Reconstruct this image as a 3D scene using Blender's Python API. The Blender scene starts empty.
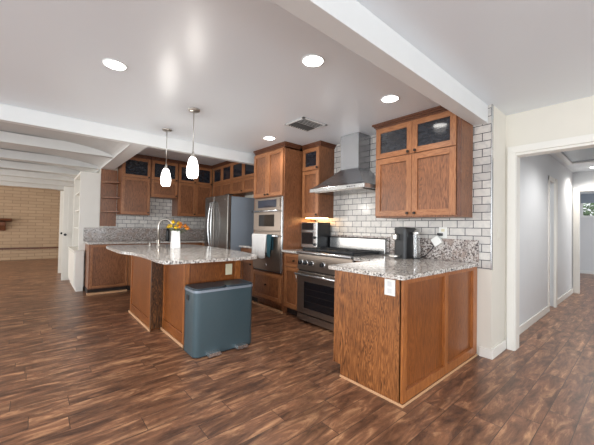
import bpy, math, random
from mathutils import Matrix, Vector
random.seed(7)
sc = bpy.context.scene
COL = sc.collection
PI = math.pi

# ------------------------------------------------------------------ camera
F, YAW, PIT, ROL = 303.27, 0.859705, 0.0177985, 0.0174182
fw = Vector((-math.sin(YAW)*math.cos(PIT), math.cos(YAW)*math.cos(PIT), math.sin(PIT)))
rt = Vector((math.cos(YAW), math.sin(YAW), 0)); up = rt.cross(fw)
r2 = rt*math.cos(ROL)+up*math.sin(ROL); u2 = up*math.cos(ROL)-rt*math.sin(ROL)
cam = bpy.data.cameras.new('camera'); co = bpy.data.objects.new('camera', cam); COL.objects.link(co)
M4 = Matrix((r2, u2, -fw)).transposed().to_4x4(); M4.translation = Vector((0, 0, 1.235))
co.matrix_world = M4
cam.sensor_width = 36; cam.sensor_fit = 'HORIZONTAL'; cam.lens = F/594*36; cam.clip_start = .02; cam.clip_end = 200
sc.camera = co

# ------------------------------------------------------------------ world, light, exposure
w = bpy.data.worlds.new('sky'); sc.world = w; w.use_nodes = True
bg = w.node_tree.nodes['Background']; bg.inputs[0].default_value = (.93, .97, 1.0, 1); bg.inputs[1].default_value = 1.35
sc.view_settings.view_transform = 'Standard'; sc.view_settings.look = 'None'
sc.view_settings.gamma = 1; sc.view_settings.use_curve_mapping = False
sc.view_settings.exposure = 0.32

def light(name, kind, loc, power, color=(1, 1, 1), rot=(0, 0, 0), **kw):
    l = bpy.data.lights.new(name, kind); l.energy = power; l.color = color
    for k, v in kw.items(): setattr(l, k, v)
    o = bpy.data.objects.new(name, l); COL.objects.link(o); o.location = loc; o.rotation_euler = rot
    return o
# unseen area lights added as daylight fill: behind the camera, living room, right side
UP = math.radians(118)   # fill lights tilted upwards to brighten the ceiling
light('daylight_fill_rear', 'AREA', (0.4, -4.6, 1.3), 210, (.90, .96, 1), (UP, 0, 0), shape='RECTANGLE', size=6.0, size_y=2.0)
light('daylight_fill_living', 'AREA', (-9.6, -4.6, 1.3), 150, (1, .93, .84), (UP, 0, 0), shape='RECTANGLE', size=6.5, size_y=2.0)
light('daylight_fill_side', 'AREA', (3.3, 0.4, 1.3), 65, (.90, .96, 1), (0, math.radians(112), 0), shape='RECTANGLE', size=2.0, size_y=5.0)  # added fill from the right, also tilted up; no window stands here

# ------------------------------------------------------------------ materials
def lin(r, g, b):
    f = lambda c: ((c/255+.055)/1.055)**2.4 if c > 10 else c/255/12.92
    return (f(r), f(g), f(b), 1)
class N:
    def __init__(s, name):
        s.m = bpy.data.materials.new(name); s.m.use_nodes = True; s.t = s.m.node_tree
        s.p = s.t.nodes['Principled BSDF']
    def n(s, t, **kw):
        q = s.t.nodes.new(t)
        for k, v in kw.items():
            if k.startswith('_'): setattr(q, k[1:], v)
            else: q.inputs[k.replace('__', ' ')].default_value = v
        return q
    def l(s, a, b): s.t.links.new(a, b)
    def coord(s, scale=(1, 1, 1), rot=(0, 0, 0)):
        c = s.n('ShaderNodeTexCoord'); m = s.n('ShaderNodeMapping'); m.inputs['Scale'].default_value = scale
        m.inputs['Rotation'].default_value = rot
        s.l(c.outputs['Object'], m.inputs[0]); return m.outputs[0]
    def ramp(s, src, stops):
        r = s.n('ShaderNodeValToRGB'); e = r.color_ramp.elements
        while len(e) < len(stops): e.new(.5)
        for i, (p, c) in enumerate(stops): e[i].position = p; e[i].color = c if len(c) == 4 else (*c, 1)
        s.l(src, r.inputs[0]); return r.outputs[0]
    def bump(s, src, strength=.2, dist=.002):
        b = s.n('ShaderNodeBump'); b.inputs['Strength'].default_value = strength; b.inputs['Distance'].default_value = dist
        s.l(src, b.inputs['Height']); s.l(b.outputs[0], s.p.inputs['Normal'])
    def set(s, **kw):
        for k, v in kw.items(): s.p.inputs[k.replace('__', ' ')].default_value = v
        return s
def plain(name, col, rough=.5, metal=0, spec=.5, noise=0, nscale=30, **kw):
    a = N(name); a.set(Roughness=rough, Metallic=metal); a.p.inputs['Specular IOR Level'].default_value = spec
    if noise:
        nz = a.n('ShaderNodeTexNoise', Scale=nscale, Detail=3.); a.l(a.coord(), nz.inputs[0])
        c2 = tuple(max(0, c*(1-noise)) for c in col[:3])+(1,)
        a.l(a.ramp(nz.outputs[0], [(.3, c2), (.7, col)]), a.p.inputs['Base Color'])
    else: a.p.inputs['Base Color'].default_value = col
    for k, v in kw.items(): a.p.inputs[k.replace('__', ' ')].default_value = v
    return a.m
def emit(name, col, st):
    a = N(name); a.set(Emission__Strength=st); a.p.inputs['Base Color'].default_value = col
    a.p.inputs['Emission Color'].default_value = col; return a.m
def oak(name, light_c, mid_c, dark_c, axis='z', rough=.38, figure=1.0):
    a = N(name)
    s = {'z': (1, 1, .07), 'x': (.07, 1, 1), 'y': (1, .07, 1)}[axis]
    v = a.coord(s)
    big = a.n('ShaderNodeTexNoise', Scale=12., Detail=4., Distortion=1.5*figure); a.l(v, big.inputs[0])
    # cathedral figure: contour bands of a stretched noise
    mul = a.n('ShaderNodeMath', _operation='MULTIPLY'); a.l(big.outputs[0], mul.inputs[0]); mul.inputs[1].default_value = 20
    fr = a.n('ShaderNodeMath', _operation='PINGPONG'); a.l(mul.outputs[0], fr.inputs[0]); fr.inputs[1].default_value = .5
    fine = a.n('ShaderNodeTexNoise', Scale=190., Detail=5., Roughness=.7); a.l(v, fine.inputs[0])
    ad = a.n('ShaderNodeMath', _operation='MULTIPLY_ADD'); a.l(fr.outputs[0], ad.inputs[0]); ad.inputs[1].default_value = .62
    a.l(fine.outputs[0], ad.inputs[2])
    base = a.ramp(ad.outputs[0], [(.38, dark_c), (.62, mid_c), (.92, light_c)])
    cl = a.n('ShaderNodeTexNoise', Scale=2.2, Detail=2.); a.l(a.coord(), cl.inputs[0])
    mx = a.n('ShaderNodeMix', _data_type='RGBA', _blend_type='MULTIPLY'); mx.inputs[0].default_value = 1
    a.l(base, mx.inputs[6]); a.l(a.ramp(cl.outputs[0], [(.3, (.78, .76, .74)), (.7, (1.08, 1.08, 1.08))]), mx.inputs[7])
    a.l(mx.outputs[2], a.p.inputs['Base Color']); a.set(Roughness=rough)
    a.bump(ad.outputs[0], .12, .001)
    return a.m
OAKL, OAKM, OAKD = lin(162, 108, 72), lin(130, 82, 52), lin(66, 38, 24)
M = {}
M['oak'] = oak('stained_oak', OAKL, OAKM, OAKD)
M['oak_x'] = oak('stained_oak_rail_x', OAKL, OAKM, OAKD, 'x')
M['oak_y'] = oak('stained_oak_rail_y', OAKL, OAKM, OAKD, 'y')
HL, HM, HD = lin(158, 94, 44), lin(132, 74, 32), lin(92, 47, 20)
M['honey_rail'] = oak('honey_rail', lin(184, 116, 62), lin(160, 96, 48), lin(128, 72, 34), 'z', .3, .4)
M['frame'] = oak('oak_door_frame', lin(178, 124, 84), lin(156, 102, 65), lin(116, 70, 42), 'z', .36, .5)
M['frame_x'] = oak('oak_door_rail_x', lin(178, 124, 84), lin(156, 102, 65), lin(116, 70, 42), 'x', .36, .5)
M['frame_y'] = oak('oak_door_rail_y', lin(178, 124, 84), lin(156, 102, 65), lin(116, 70, 42), 'y', .36, .5)
M['honey'] = oak('honey_oak', HL, HM, HD, 'z', .3, .4)
M['honey_x'] = oak('honey_oak_x', HL, HM, HD, 'x', .3, .4)
M['honey_y'] = oak('honey_oak_y', HL, HM, HD, 'y', .3, .4)
M['oak_rich'] = oak('figured_oak_panel', lin(178, 116, 66), lin(136, 82, 42), lin(48, 26, 14), 'z', .36)
M['dark_oak'] = oak('dark_oak_crown', lin(120, 74, 48), lin(98, 58, 38), lin(60, 34, 22), 'z')
M['rustic'] = oak('rustic_dark_post', lin(150, 100, 56), lin(52, 30, 18), lin(20, 12, 8), 'z')
M['shoe'] = plain('pale_shoe_molding', lin(205, 160, 120), .5)
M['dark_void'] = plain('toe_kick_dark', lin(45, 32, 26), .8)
M['white'] = plain('white_trim_paint', lin(226, 228, 228), .35, noise=.02, nscale=8)
M['cream'] = plain('cream_trim_paint', lin(233, 230, 223), .4, noise=.02, nscale=8)
M['old_beam'] = plain('painted_beam', lin(206, 206, 204), .5, noise=.04, nscale=6)
M['wall'] = plain('cream_wall_paint', lin(224, 219, 208), .6, noise=.02, nscale=5)
M['blue_wall'] = plain('pale_blue_grey_paint', lin(218, 220, 222), .6, noise=.02, nscale=5)
M['bright_knob'] = plain('satin_nickel', lin(190, 186, 180), .28, 1)
M['bronze'] = plain('dark_bronze', lin(58, 50, 46), .35, .8)
M['black'] = plain('black_plastic', lin(26, 27, 30), .35, noise=.15)
M['iron'] = plain('cast_iron', lin(38, 40, 44), .5, .2, noise=.2, nscale=60)
M['black_glass'] = plain('black_oven_glass', lin(22, 23, 26), .06, 0, .7)
M['navy_glass'] = plain('display_glass', lin(26, 34, 56), .06, 0, .8)
M['steel_side'] = plain('grey_painted_steel', lin(140, 150, 162), .38, .25)
M['plate'] = plain('white_plate_plastic', lin(236, 236, 232), .35)
M['ivory'] = plain('ivory_plate_plastic', lin(222, 214, 184), .4)
M['towel_white'] = plain('white_terry', lin(232, 230, 228), .95, noise=.12, nscale=120)
M['towel_teal'] = plain('teal_terry', lin(36, 74, 84), .95, noise=.2, nscale=120)
M['vase'] = plain('white_ceramic', lin(240, 240, 240), .25)
M['yellow'] = plain('yellow_petal', lin(255, 214, 30), .6, noise=.25, nscale=60)
M['orange'] = plain('orange_petal', lin(250, 160, 50), .6, noise=.25, nscale=60)
M['stem'] = plain('green_stem', lin(70, 110, 40), .6)
M['leaf'] = plain('leaf_green', lin(96, 138, 66), .6, noise=.6, nscale=12)
M['can'] = plain('slate_blue_can', lin(70, 88, 95), .34, .15, noise=.04, nscale=40)
M['can_lid'] = plain('slate_blue_lid', lin(50, 62, 70), .4, .1)
M['lit'] = emit('lit_diffuser', (1, .97, .92, 1), 9)
M['shade'] = emit('lit_opal_glass', (1, .97, .93, 1), 5)
M['dim'] = plain('unlit_lens', lin(215, 215, 215), .4)
M['warmlit'] = emit('warm_led', (1, .62, .25, 1), 12)
M['duct'] = plain('vent_duct_dark', lin(88, 88, 88), .7)
M['clock'] = emit('oven_display', (.3, .5, .9, 1), .6)

def steel(name, axis, col=(176, 172, 168), rough=.32):
    a = N(name); s = {'x': (1, 60, 60), 'z': (60, 60, 1)}[axis]
    nz = a.n('ShaderNodeTexNoise', Scale=8., Detail=3.); a.l(a.coord(s), nz.inputs[0])
    c = lin(*col); c2 = tuple(x*.86 for x in c[:3])+(1,)
    a.l(a.ramp(nz.outputs[0], [(.3, c2), (.7, c)]), a.p.inputs['Base Color'])
    a.set(Metallic=.85, Roughness=rough); return a.m
M['steel'] = steel('brushed_stainless', 'x')
M['steel_oven'] = steel('warm_brushed_stainless', 'x', (150, 138, 128), .28)
M['steel_hood'] = steel('hood_stainless', 'x', (168, 170, 174), .2)
M['steel_v'] = steel('brushed_stainless_vertical', 'z', (128, 124, 120), .24)
M['steel_bright'] = steel('polished_stainless', 'x', (205, 205, 205), .2)

# clear glass of the coffee water tank
a = N('clear_plastic'); a.set(Roughness=.05, IOR=1.3); a.p.inputs['Transmission Weight'].default_value = .92; M['clear'] = a.m
# textured dark cabinet glass
a = N('rain_glass'); a.set(Roughness=.09); a.p.inputs['Specular IOR Level'].default_value = .7
nz = a.n('ShaderNodeTexNoise', Scale=16., Detail=2.); a.l(a.coord((1, 1, 3)), nz.inputs[0])
a.l(a.ramp(nz.outputs[0], [(.3, lin(26, 28, 34)), (.7, lin(44, 48, 56))]), a.p.inputs['Base Color']); a.bump(nz.outputs[0], .05, .002)
M['pane'] = a.m
# granite
def granite(name, c_light, c_mid, c_dark, c_brown):
    a = N(name); v = a.coord()
    n1 = a.n('ShaderNodeTexNoise', Scale=55., Detail=6., Roughness=.75); a.l(v, n1.inputs[0])
    n2 = a.n('ShaderNodeTexNoise', Scale=11., Detail=4., Roughness=.6); a.l(v, n2.inputs[0])
    n3 = a.n('ShaderNodeTexNoise', Scale=60., Detail=3., Roughness=.6); a.l(v, n3.inputs[0])
    base = a.ramp(n1.outputs[0], [(.42, c_dark), (.47, c_mid), (.53, c_light)])
    br = a.ramp(n2.outputs[0], [(.50, (0, 0, 0)), (.62, (.75, .75, .75))])
    m1 = a.n('ShaderNodeMix', _data_type='RGBA'); a.l(br, m1.inputs[0]); a.l(base, m1.inputs[6]); m1.inputs[7].default_value = c_brown
    sp = a.ramp(n3.outputs[0], [(.36, (1, 1, 1)), (.41, (0, 0, 0))])
    m2 = a.n('ShaderNodeMix', _data_type='RGBA'); a.l(sp, m2.inputs[0]); a.l(m1.outputs[2], m2.inputs[6]); m2.inputs[7].default_value = c_dark
    a.l(m2.outputs[2], a.p.inputs['Base Color']); a.set(Roughness=.12); return a.m
M['granite'] = granite('speckled_granite', lin(226, 222, 216), lin(172, 165, 160), lin(70, 64, 62), lin(190, 180, 170))
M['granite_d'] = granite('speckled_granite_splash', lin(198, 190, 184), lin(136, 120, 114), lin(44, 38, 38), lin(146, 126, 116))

# subway tile: u along wall, z up
def tile(name, axis):
    a = N(name); c = a.n('ShaderNodeTexCoord'); sp = a.n('ShaderNodeSeparateXYZ'); cb = a.n('ShaderNodeCombineXYZ')
    a.l(c.outputs['Object'], sp.inputs[0]); a.l(sp.outputs[axis], cb.inputs[0]); a.l(sp.outputs['Z'], cb.inputs[1])
    b = a.n('ShaderNodeTexBrick', Scale=1.); b.offset = .5
    b.inputs['Brick Width'].default_value = .155; b.inputs['Row Height'].default_value = .079
    b.inputs['Mortar Size'].default_value = .0036; b.inputs['Mortar Smooth'].default_value = .1; b.inputs['Bias'].default_value = 0
    b.inputs['Color1'].default_value = lin(219, 214, 207); b.inputs['Color2'].default_value = lin(196, 191, 186)
    b.inputs['Mortar'].default_value = lin(70, 70, 74)
    a.l(cb.outputs[0], b.inputs[0])
    nz = a.n('ShaderNodeTexNoise', Scale=9., Detail=6., Distortion=1.5); a.l(c.outputs['Object'], nz.inputs[0])
    mx = a.n('ShaderNodeMix', _data_type='RGBA', _blend_type='MULTIPLY'); mx.inputs[0].default_value = 1
    a.l(b.outputs[0], mx.inputs[6]); a.l(a.ramp(nz.outputs[0], [(.35, (.84, .85, .87)), (.55, (1, 1, 1))]), mx.inputs[7])
    a.l(mx.outputs[2], a.p.inputs['Base Color']); a.set(Roughness=.16)
    inv = a.n('ShaderNodeMath', _operation='SUBTRACT'); inv.inputs[0].default_value = 1; a.l(b.outputs['Fac'], inv.inputs[1])
    a.bump(inv.outputs[0], .5, .002); return a.m
M['tile_x'] = tile('marble_subway_tile', 'X'); M['tile_y'] = tile('marble_subway_tile_back', 'Y')

# painted slump block wall (living room), plane X = const
a = N('tan_block_wall'); c = a.n('ShaderNodeTexCoord'); sp = a.n('ShaderNodeSeparateXYZ'); cb = a.n('ShaderNodeCombineXYZ')
a.l(c.outputs['Object'], sp.inputs[0]); a.l(sp.outputs['Y'], cb.inputs[0]); a.l(sp.outputs['Z'], cb.inputs[1])
b = a.n('ShaderNodeTexBrick', Scale=1.); b.inputs['Brick Width'].default_value = .40; b.inputs['Row Height'].default_value = .105
b.inputs['Mortar Size'].default_value = .009; b.inputs['Mortar Smooth'].default_value = .5
b.inputs['Color1'].default_value = lin(184, 158, 130); b.inputs['Color2'].default_value = lin(174, 148, 121); b.inputs['Mortar'].default_value = lin(146, 122, 98)
a.l(cb.outputs[0], b.inputs[0]); a.l(b.outputs[0], a.p.inputs['Base Color']); a.set(Roughness=.7)
inv = a.n('ShaderNodeMath', _operation='SUBTRACT'); inv.inputs[0].default_value = 1; a.l(b.outputs['Fac'], inv.inputs[1]); a.bump(inv.outputs[0], .5, .008)
M['block'] = a.m

# plank floor, planks run along Y
a = N('wood_plank_floor'); c = a.n('ShaderNodeTexCoord'); sp = a.n('ShaderNodeSeparateXYZ'); cb = a.n('ShaderNodeCombineXYZ')
a.l(c.outputs['Object'], sp.inputs[0])
rw = a.n('ShaderNodeMath', _operation='DIVIDE'); a.l(sp.outputs['X'], rw.inputs[0]); rw.inputs[1].default_value = .152
fl_ = a.n('ShaderNodeMath', _operation='FLOOR'); a.l(rw.outputs[0], fl_.inputs[0])
wn_ = a.n('ShaderNodeTexWhiteNoise', _noise_dimensions='1D'); a.l(fl_.outputs[0], wn_.inputs['W'])
sh_ = a.n('ShaderNodeMath', _operation='MULTIPLY_ADD'); a.l(wn_.outputs['Value'], sh_.inputs[0]); sh_.inputs[1].default_value = .92; a.l(sp.outputs['Y'], sh_.inputs[2])
a.l(sh_.outputs[0], cb.inputs[0]); a.l(sp.outputs['X'], cb.inputs[1])
b = a.n('ShaderNodeTexBrick', Scale=1.); b.offset = 0.
b.inputs['Brick Width'].default_value = .92; b.inputs['Row Height'].default_value = .152
b.inputs['Mortar Size'].default_value = .0022; b.inputs['Mortar Smooth'].default_value = .2
b.inputs['Color1'].default_value = (0, 0, 0, 1); b.inputs['Color2'].default_value = (1, 1, 1, 1); b.inputs['Mortar'].default_value = (.5, .5, .5, 1)
a.l(cb.outputs[0], b.inputs[0])
bw = a.n('ShaderNodeRGBToBW'); a.l(b.outputs[0], bw.inputs[0])
off = a.n('ShaderNodeMath', _operation='MULTIPLY'); a.l(bw.outputs[0], off.inputs[0]); off.inputs[1].default_value = 37.
st = a.n('ShaderNodeMapping'); st.inputs['Scale'].default_value = (1, .22, 1); a.l(c.outputs['Object'], st.inputs[0])
ns = a.n('ShaderNodeTexNoise', Scale=15., Detail=8., Roughness=.68, Distortion=.8, _noise_dimensions='4D'); a.l(st.outputs[0], ns.inputs[0]); a.l(off.outputs[0], ns.inputs['W'])
st2 = a.n('ShaderNodeMapping'); st2.inputs['Scale'].default_value = (1, .4, 1); a.l(c.outputs['Object'], st2.inputs[0])
n2 = a.n('ShaderNodeTexNoise', Scale=5.5, Detail=5., Roughness=.6, _noise_dimensions='4D'); a.l(st2.outputs[0], n2.inputs[0]); a.l(off.outputs[0], n2.inputs['W'])
col = a.ramp(ns.outputs[0], [(.30, lin(70, 49, 39)), (.41, lin(108, 76, 58)), (.53, lin(146, 104, 78)), (.68, lin(214, 166, 124))])
mx = a.n('ShaderNodeMix', _data_type='RGBA', _blend_type='MULTIPLY'); mx.inputs[0].default_value = 1
a.l(col, mx.inputs[6]); a.l(a.ramp(n2.outputs[0], [(.36, (.60, .58, .58)), (.62, (1.10, 1.06, 1.03))]), mx.inputs[7])
mt = a.n('ShaderNodeMix', _data_type='RGBA'); a.l(b.outputs['Fac'], mt.inputs[0]); a.l(mx.outputs[2], mt.inputs[6]); mt.inputs[7].default_value = lin(70, 54, 46)
a.l(mt.outputs[2], a.p.inputs['Base Color']); a.set(Roughness=.33)
inv = a.n('ShaderNodeMath', _operation='SUBTRACT'); a.l(ns.outputs[0], inv.inputs[0]); a.l(b.outputs['Fac'], inv.inputs[1]); a.bump(inv.outputs[0], .25, .002)
M['floor'] = a.m
# ceiling: slightly glossy rolled paint
a = N('ceiling_paint'); a.p.inputs['Base Color'].default_value = lin(230, 236, 242); a.set(Roughness=.32)
nz = a.n('ShaderNodeTexNoise', Scale=60., Detail=3.); a.l(a.coord(), nz.inputs[0]); a.bump(nz.outputs[0], .08, .002)
M['ceiling'] = a.m

# ------------------------------------------------------------------ mesh helpers
class MB:
    def __init__(s): s.v = []; s.f = []; s.mi = []; s.sm = []
    def add(s, vs, fs, mi=0, smooth=False):
        k = len(s.v); s.v += [tuple(v) for v in vs]
        for f in fs: s.f.append([i+k for i in f]); s.mi.append(mi); s.sm.append(smooth)
        return s
    def box(s, x0, x1, y0, y1, z0, z1, mi=0):
        if x0 > x1: x0, x1 = x1, x0
        if y0 > y1: y0, y1 = y1, y0
        v = [(x, y, z) for z in (z0, z1) for x, y in ((x0, y0), (x1, y0), (x1, y1), (x0, y1))]
        return s.add(v, [(3, 2, 1, 0), (4, 5, 6, 7), (0, 1, 5, 4), (1, 2, 6, 5), (2, 3, 7, 6), (3, 0, 4, 7)], mi)
    def face(s, mp, u0, u1, d0, d1, z0, z1, mi=0):
        a = mp(u0, d0, z0); b = mp(u1, d1, z1)
        return s.box(a[0], b[0], a[1], b[1], z0, z1, mi)
    def prism(s, poly, z0, z1, mi=0, axis='z', smooth=False):
        # polygon counter-clockwise; axis z: (x,y), axis y: (x,z) extruded along y, axis x: (y,z) extruded along x
        mp = {'z': lambda p, h: (p[0], p[1], h), 'y': lambda p, h: (p[0], h, p[1]), 'x': lambda p, h: (h, p[0], p[1])}[axis]
        n = len(poly); v = [mp(p, z0) for p in poly]+[mp(p, z1) for p in poly]
        fs = [list(range(n))[::-1], list(range(n, 2*n))]
        s.add(v, fs, mi)
        return s.add(v, [(i, (i+1) % n, n+(i+1) % n, n+i) for i in range(n)], mi, smooth)
    def lathe(s, prof, cx, cy, n=24, mi=0, z=0, axis='z', smooth=True):
        v = []
        for r, h in prof:
            for i in range(n):
                t = 2*PI*i/n; p, q = r*math.cos(t), r*math.sin(t)
                v.append({'z': (cx+p, cy+q, z+h), 'y': (cx+p, z+h, cy+q), 'x': (z+h, cx+p, cy+q)}[axis])
        fs = [(j*n+i, j*n+(i+1) % n, (j+1)*n+(i+1) % n, (j+1)*n+i) for j in range(len(prof)-1) for i in range(n)]
        s.add(v, fs, mi, smooth)
        return s
    def tube(s, pts, r, n=12, mi=0):
        pts = [Vector(p) for p in pts]; v = []
        rs = r if isinstance(r, (list, tuple)) else [r]*len(pts)
        ref = None
        for k, p in enumerate(pts):
            d = (pts[min(k+1, len(pts)-1)]-pts[max(k-1, 0)]).normalized()
            if ref is None: ref = Vector((0, 0, 1)) if abs(d.z) < .9 else Vector((1, 0, 0))
            sx = d.cross(ref).normalized(); sy = sx.cross(d).normalized(); ref = sy
            for i in range(n):
                t = 2*PI*i/n; v.append(p+sx*math.cos(t)*rs[k]+sy*math.sin(t)*rs[k])
        m = len(pts)
        s.add(v, [(j*n+i, j*n+(i+1) % n, (j+1)*n+(i+1) % n, (j+1)*n+i) for j in range(m-1) for i in range(n)], mi, True)
        k0 = len(s.v)-m*n
        s.f.append([k0+i for i in range(n)][::-1]); s.mi.append(mi); s.sm.append(False)
        s.f.append([k0+(m-1)*n+i for i in range(n)]); s.mi.append(mi); s.sm.append(False)
        return s
    def build(s, name, mats, parent=None, bevel=0, world=True):
        if not isinstance(mats, (list, tuple)): mats = [mats]
        root = parent
        while root is not None and root.parent: root = root.parent
        off = Vector(root.location) if (root is not None and world) else Vector((0, 0, 0))
        me = bpy.data.meshes.new(name)
        me.from_pydata([tuple(Vector(v)-off) for v in s.v], [], s.f)
        for mname in mats: me.materials.append(M[mname])
        for p, mi, sm in zip(me.polygons, s.mi, s.sm): p.material_index = mi; p.use_smooth = sm
        import bmesh
        bm = bmesh.new(); bm.from_mesh(me); bmesh.ops.recalc_face_normals(bm, faces=bm.faces); bm.to_mesh(me); bm.free()
        o = bpy.data.objects.new(name, me); COL.objects.link(o)
        if parent is not None: o.parent = parent
        if bevel:
            b = o.modifiers.new('bevel', 'BEVEL'); b.width = bevel; b.segments = 2; b.limit_method = 'ANGLE'; b.angle_limit = math.radians(50)
        return o
def thing(name, label, cat, loc=(0, 0, 0), group=None, rz=0):
    o = bpy.data.objects.new(name, None); COL.objects.link(o); o.location = loc; o.rotation_euler = (0, 0, rz)
    o.empty_display_size = .1
    o['label'] = label; o['category'] = cat
    if group: o['group'] = group
    return o
def tag(o, label, cat, group=None):
    o['label'] = label; o['category'] = cat
    if group: o['group'] = group
    return o
def struct(name, mb, mat, bevel=0):
    o = mb.build(name, mat, None, bevel); o['kind'] = 'structure'; return o
def copy_tree(o, parent=None):
    c = o.copy(); COL.objects.link(c); c.parent = parent
    for ch in list(o.children): copy_tree(ch, c)
    return c
def rot_poly(cx, cy, r, n, a0=0): return [(cx+r*math.cos(a0+2*PI*i/n), cy+r*math.sin(a0+2*PI*i/n)) for i in range(n)]
def rrect(x0, x1, y0, y1, r, n=5):
    p = []
    for cx, cy, a in ((x1-r, y0+r, -PI/2), (x1-r, y1-r, 0), (x0+r, y1-r, PI/2), (x0+r, y0+r, PI)):
        for i in range(n+1): t = a+PI/2*i/n; p.append((cx+r*math.cos(t), cy+r*math.sin(t)))
    return p
def smooth_closed(pts, it=2):
    for _ in range(it):
        q = []
        for i in range(len(pts)):
            a, b = pts[i], pts[(i+1) % len(pts)]
            q += [(a[0]*.8+b[0]*.2, a[1]*.8+b[1]*.2), (a[0]*.2+b[0]*.8, a[1]*.2+b[1]*.8)]
        pts = q
    return pts

# ------------------------------------------------------------------ key dimensions
YW = 3.37      # tiled range wall
XB = -6.92     # back kitchen wall
H = 2.48       # ceiling
XE = -1.0      # end of the tiled wall

# ------------------------------------------------------------------ room shell
struct('floor', MB().box(-14, 4, -5, 13, -.1, 0), 'floor')
mb = MB().box(-4.41, 4, -5, 3.92, H, H+.1).box(XB-.1, -4.43, 1.0, YW+.1, 2.63, 2.73).box(-1.2, .45, 3.92, 8.5, H, H+.1).box(-3.2, 2.6, 8.5, 13, 2.6, 2.7)
struct('ceiling', mb, 'ceiling')
# living room ceiling, coved down to the wall
prof = [(-5, 2.47)]+[(-.1+1.03*math.sin(PI/2*i/12), 2.31+.16*math.cos(PI/2*i/12)) for i in range(13)]
prof2 = [(.93, 2.6), (-5, 2.6)]
struct('ceiling_living', MB().prism(prof+prof2, -13.9, -4.525, axis='x'), 'old_beam')
# beams
struct('ceiling_beam', MB().box(-1.165, -1.037, -5, YW, 2.305, H), 'white', .003)
struct('ceiling_beam', MB().box(-4.52, -4.42, -5, YW, 2.315, 2.63), 'white', .003)
struct('ceiling_beam', MB().box(XB, -4.525, .93, 1.14, 2.315, 2.63), 'white', .003)
for x in (-5.64, -7.0, -8.25, -9.55, -10.85, -12.15):
    struct('ceiling_beam', MB().box(x-.13, x, -5, .93, 2.32, 2.46), 'old_beam', .003)
# walls
struct('wall_range', MB().box(XB-.1, XE, YW, 3.92, 0, H).box(XB-.1, -4.4, YW, 3.92, H, 2.63), 'wall')
struct('wall_back', MB().box(XB-.1, XB, .93, YW, 0, 2.63), 'wall')
struct('wall_living', MB().box(-13.9, XB-.1, .95, 1.07, 0, 2.4), 'wall')
struct('wall_brick', MB().box(-13.95, -13.8, -5, 1.0, 0, 2.6), 'block')
struct('trim_1', MB().box(-13.8, -13.76, -5, .95, .36, .41), 'dark_oak')
# doorway wall (opening X -0.91..0.42) and hallway
struct('wall_doorway', MB().box(XE, 4, 3.80, 3.92, 2.06, H).box(.42, 4, 3.80, 3.92, 0, 2.06).box(XE, -.93, 3.80, 3.92, 0, 2.06), 'wall')
struct('trim_2', MB().box(-.98, -.91, 3.78, 3.80, 0, 2.06).box(-.98, .5, 3.78, 3.80, 2.06, 2.13).box(.42, .5, 3.78, 3.80, 0, 2.06)
       .box(-.93, -.905, 3.80, 3.94, 0, 2.06).box(-.905, .42, 3.80, 3.94, 2.035, 2.06), 'cream', .002)
XHL = -1.03
struct('wall_hall_left', MB().box(-1.15, XHL, 3.92, 6.12, 0, H).box(-1.15, XHL, 6.12, 6.56, 2.06, H).box(-1.15, XHL, 6.56, 8.4, 0, H), 'blue_wall')
struct('wall_hall_right', MB().box(.42, .54, 3.92, 8.4, 0, H), 'blue_wall')
struct('wall_hall_end', MB().box(-3.2, -.93, 8.4, 8.52, 0, 2.6).box(-.93, .1, 8.4, 8.52, 2.08, 2.6).box(.1, 2.6, 8.4, 8.52, 0, 2.6), 'blue_wall')
struct('trim_3', MB().box(XHL, -.995, 6.5, 6.6, 0, 2.12).box(XHL, -1.015, 6.06, 6.13, 0, 2.12).box(XHL, -1.01, 6.06, 6.6, 2.05, 2.12), 'cream', .002)
struct('trim_4', MB().box(-1.02, -.92, 8.375, 8.4, 0, 2.16).box(-.92, .17, 8.375, 8.4, 2.08, 2.16).box(.1, .17, 8.375, 8.4, 0, 2.08), 'cream', .002)
# hinged door seen edge-on inside the hall opening
o = struct('door_1', MB().box(-1.6, -1.16, 6.14, 6.175, 0.01, 2.03), 'white')
# far room
struct('wall_far', MB().box(-3.2, -1.38, 12.7, 12.8, 0, 2.6).box(-1.38, .2, 12.7, 12.8, 0, 1.7).box(-1.38, .2, 12.7, 12.8, 2.42, 2.6).box(.2, 2.6, 12.7, 12.8, 0, 2.6), 'blue_wall')
struct('wall_far_left', MB().box(-3.3, -3.2, 8.4, 12.8, 0, 2.6), 'blue_wall')
wn = struct('window_1', MB().box(-1.38, .2, 12.68, 12.74, 1.7, 1.76).box(-1.38, .2, 12.68, 12.74, 2.36, 2.42).box(-1.38, -1.32, 12.68, 12.74, 1.76, 2.36)
       .box(.14, .2, 12.68, 12.74, 1.76, 2.36).box(-.62, -.57, 12.68, 12.74, 1.76, 2.36), 'white')
MB().box(-1.32, .14, 12.705, 12.715, 1.76, 2.36).build('pane', 'clear', wn)
MB().box(-1.36, .18, 12.64, 12.66, 2.14, 2.42).build('roller_blind', 'steel_side', wn)
# baseboards
bb = .095
struct('baseboard_return', MB().box(XE-.1, XE+.018, YW-.018, YW, 0, bb).box(XE, XE+.018, YW, 3.78, 0, bb), 'cream', .004)
struct('baseboard_hall', MB().box(XHL, XHL+.016, 3.94, 6.06, 0, bb).box(XHL, XHL+.016, 6.6, 8.38, 0, bb), 'cream', .004)
struct('baseboard_far', MB().box(-3.2, 2.6, 12.68, 12.7, 0, bb), 'white')
struct('baseboard_living', MB().box(-13.8, -9.62, .93, .95, 0, bb), 'white')
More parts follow.
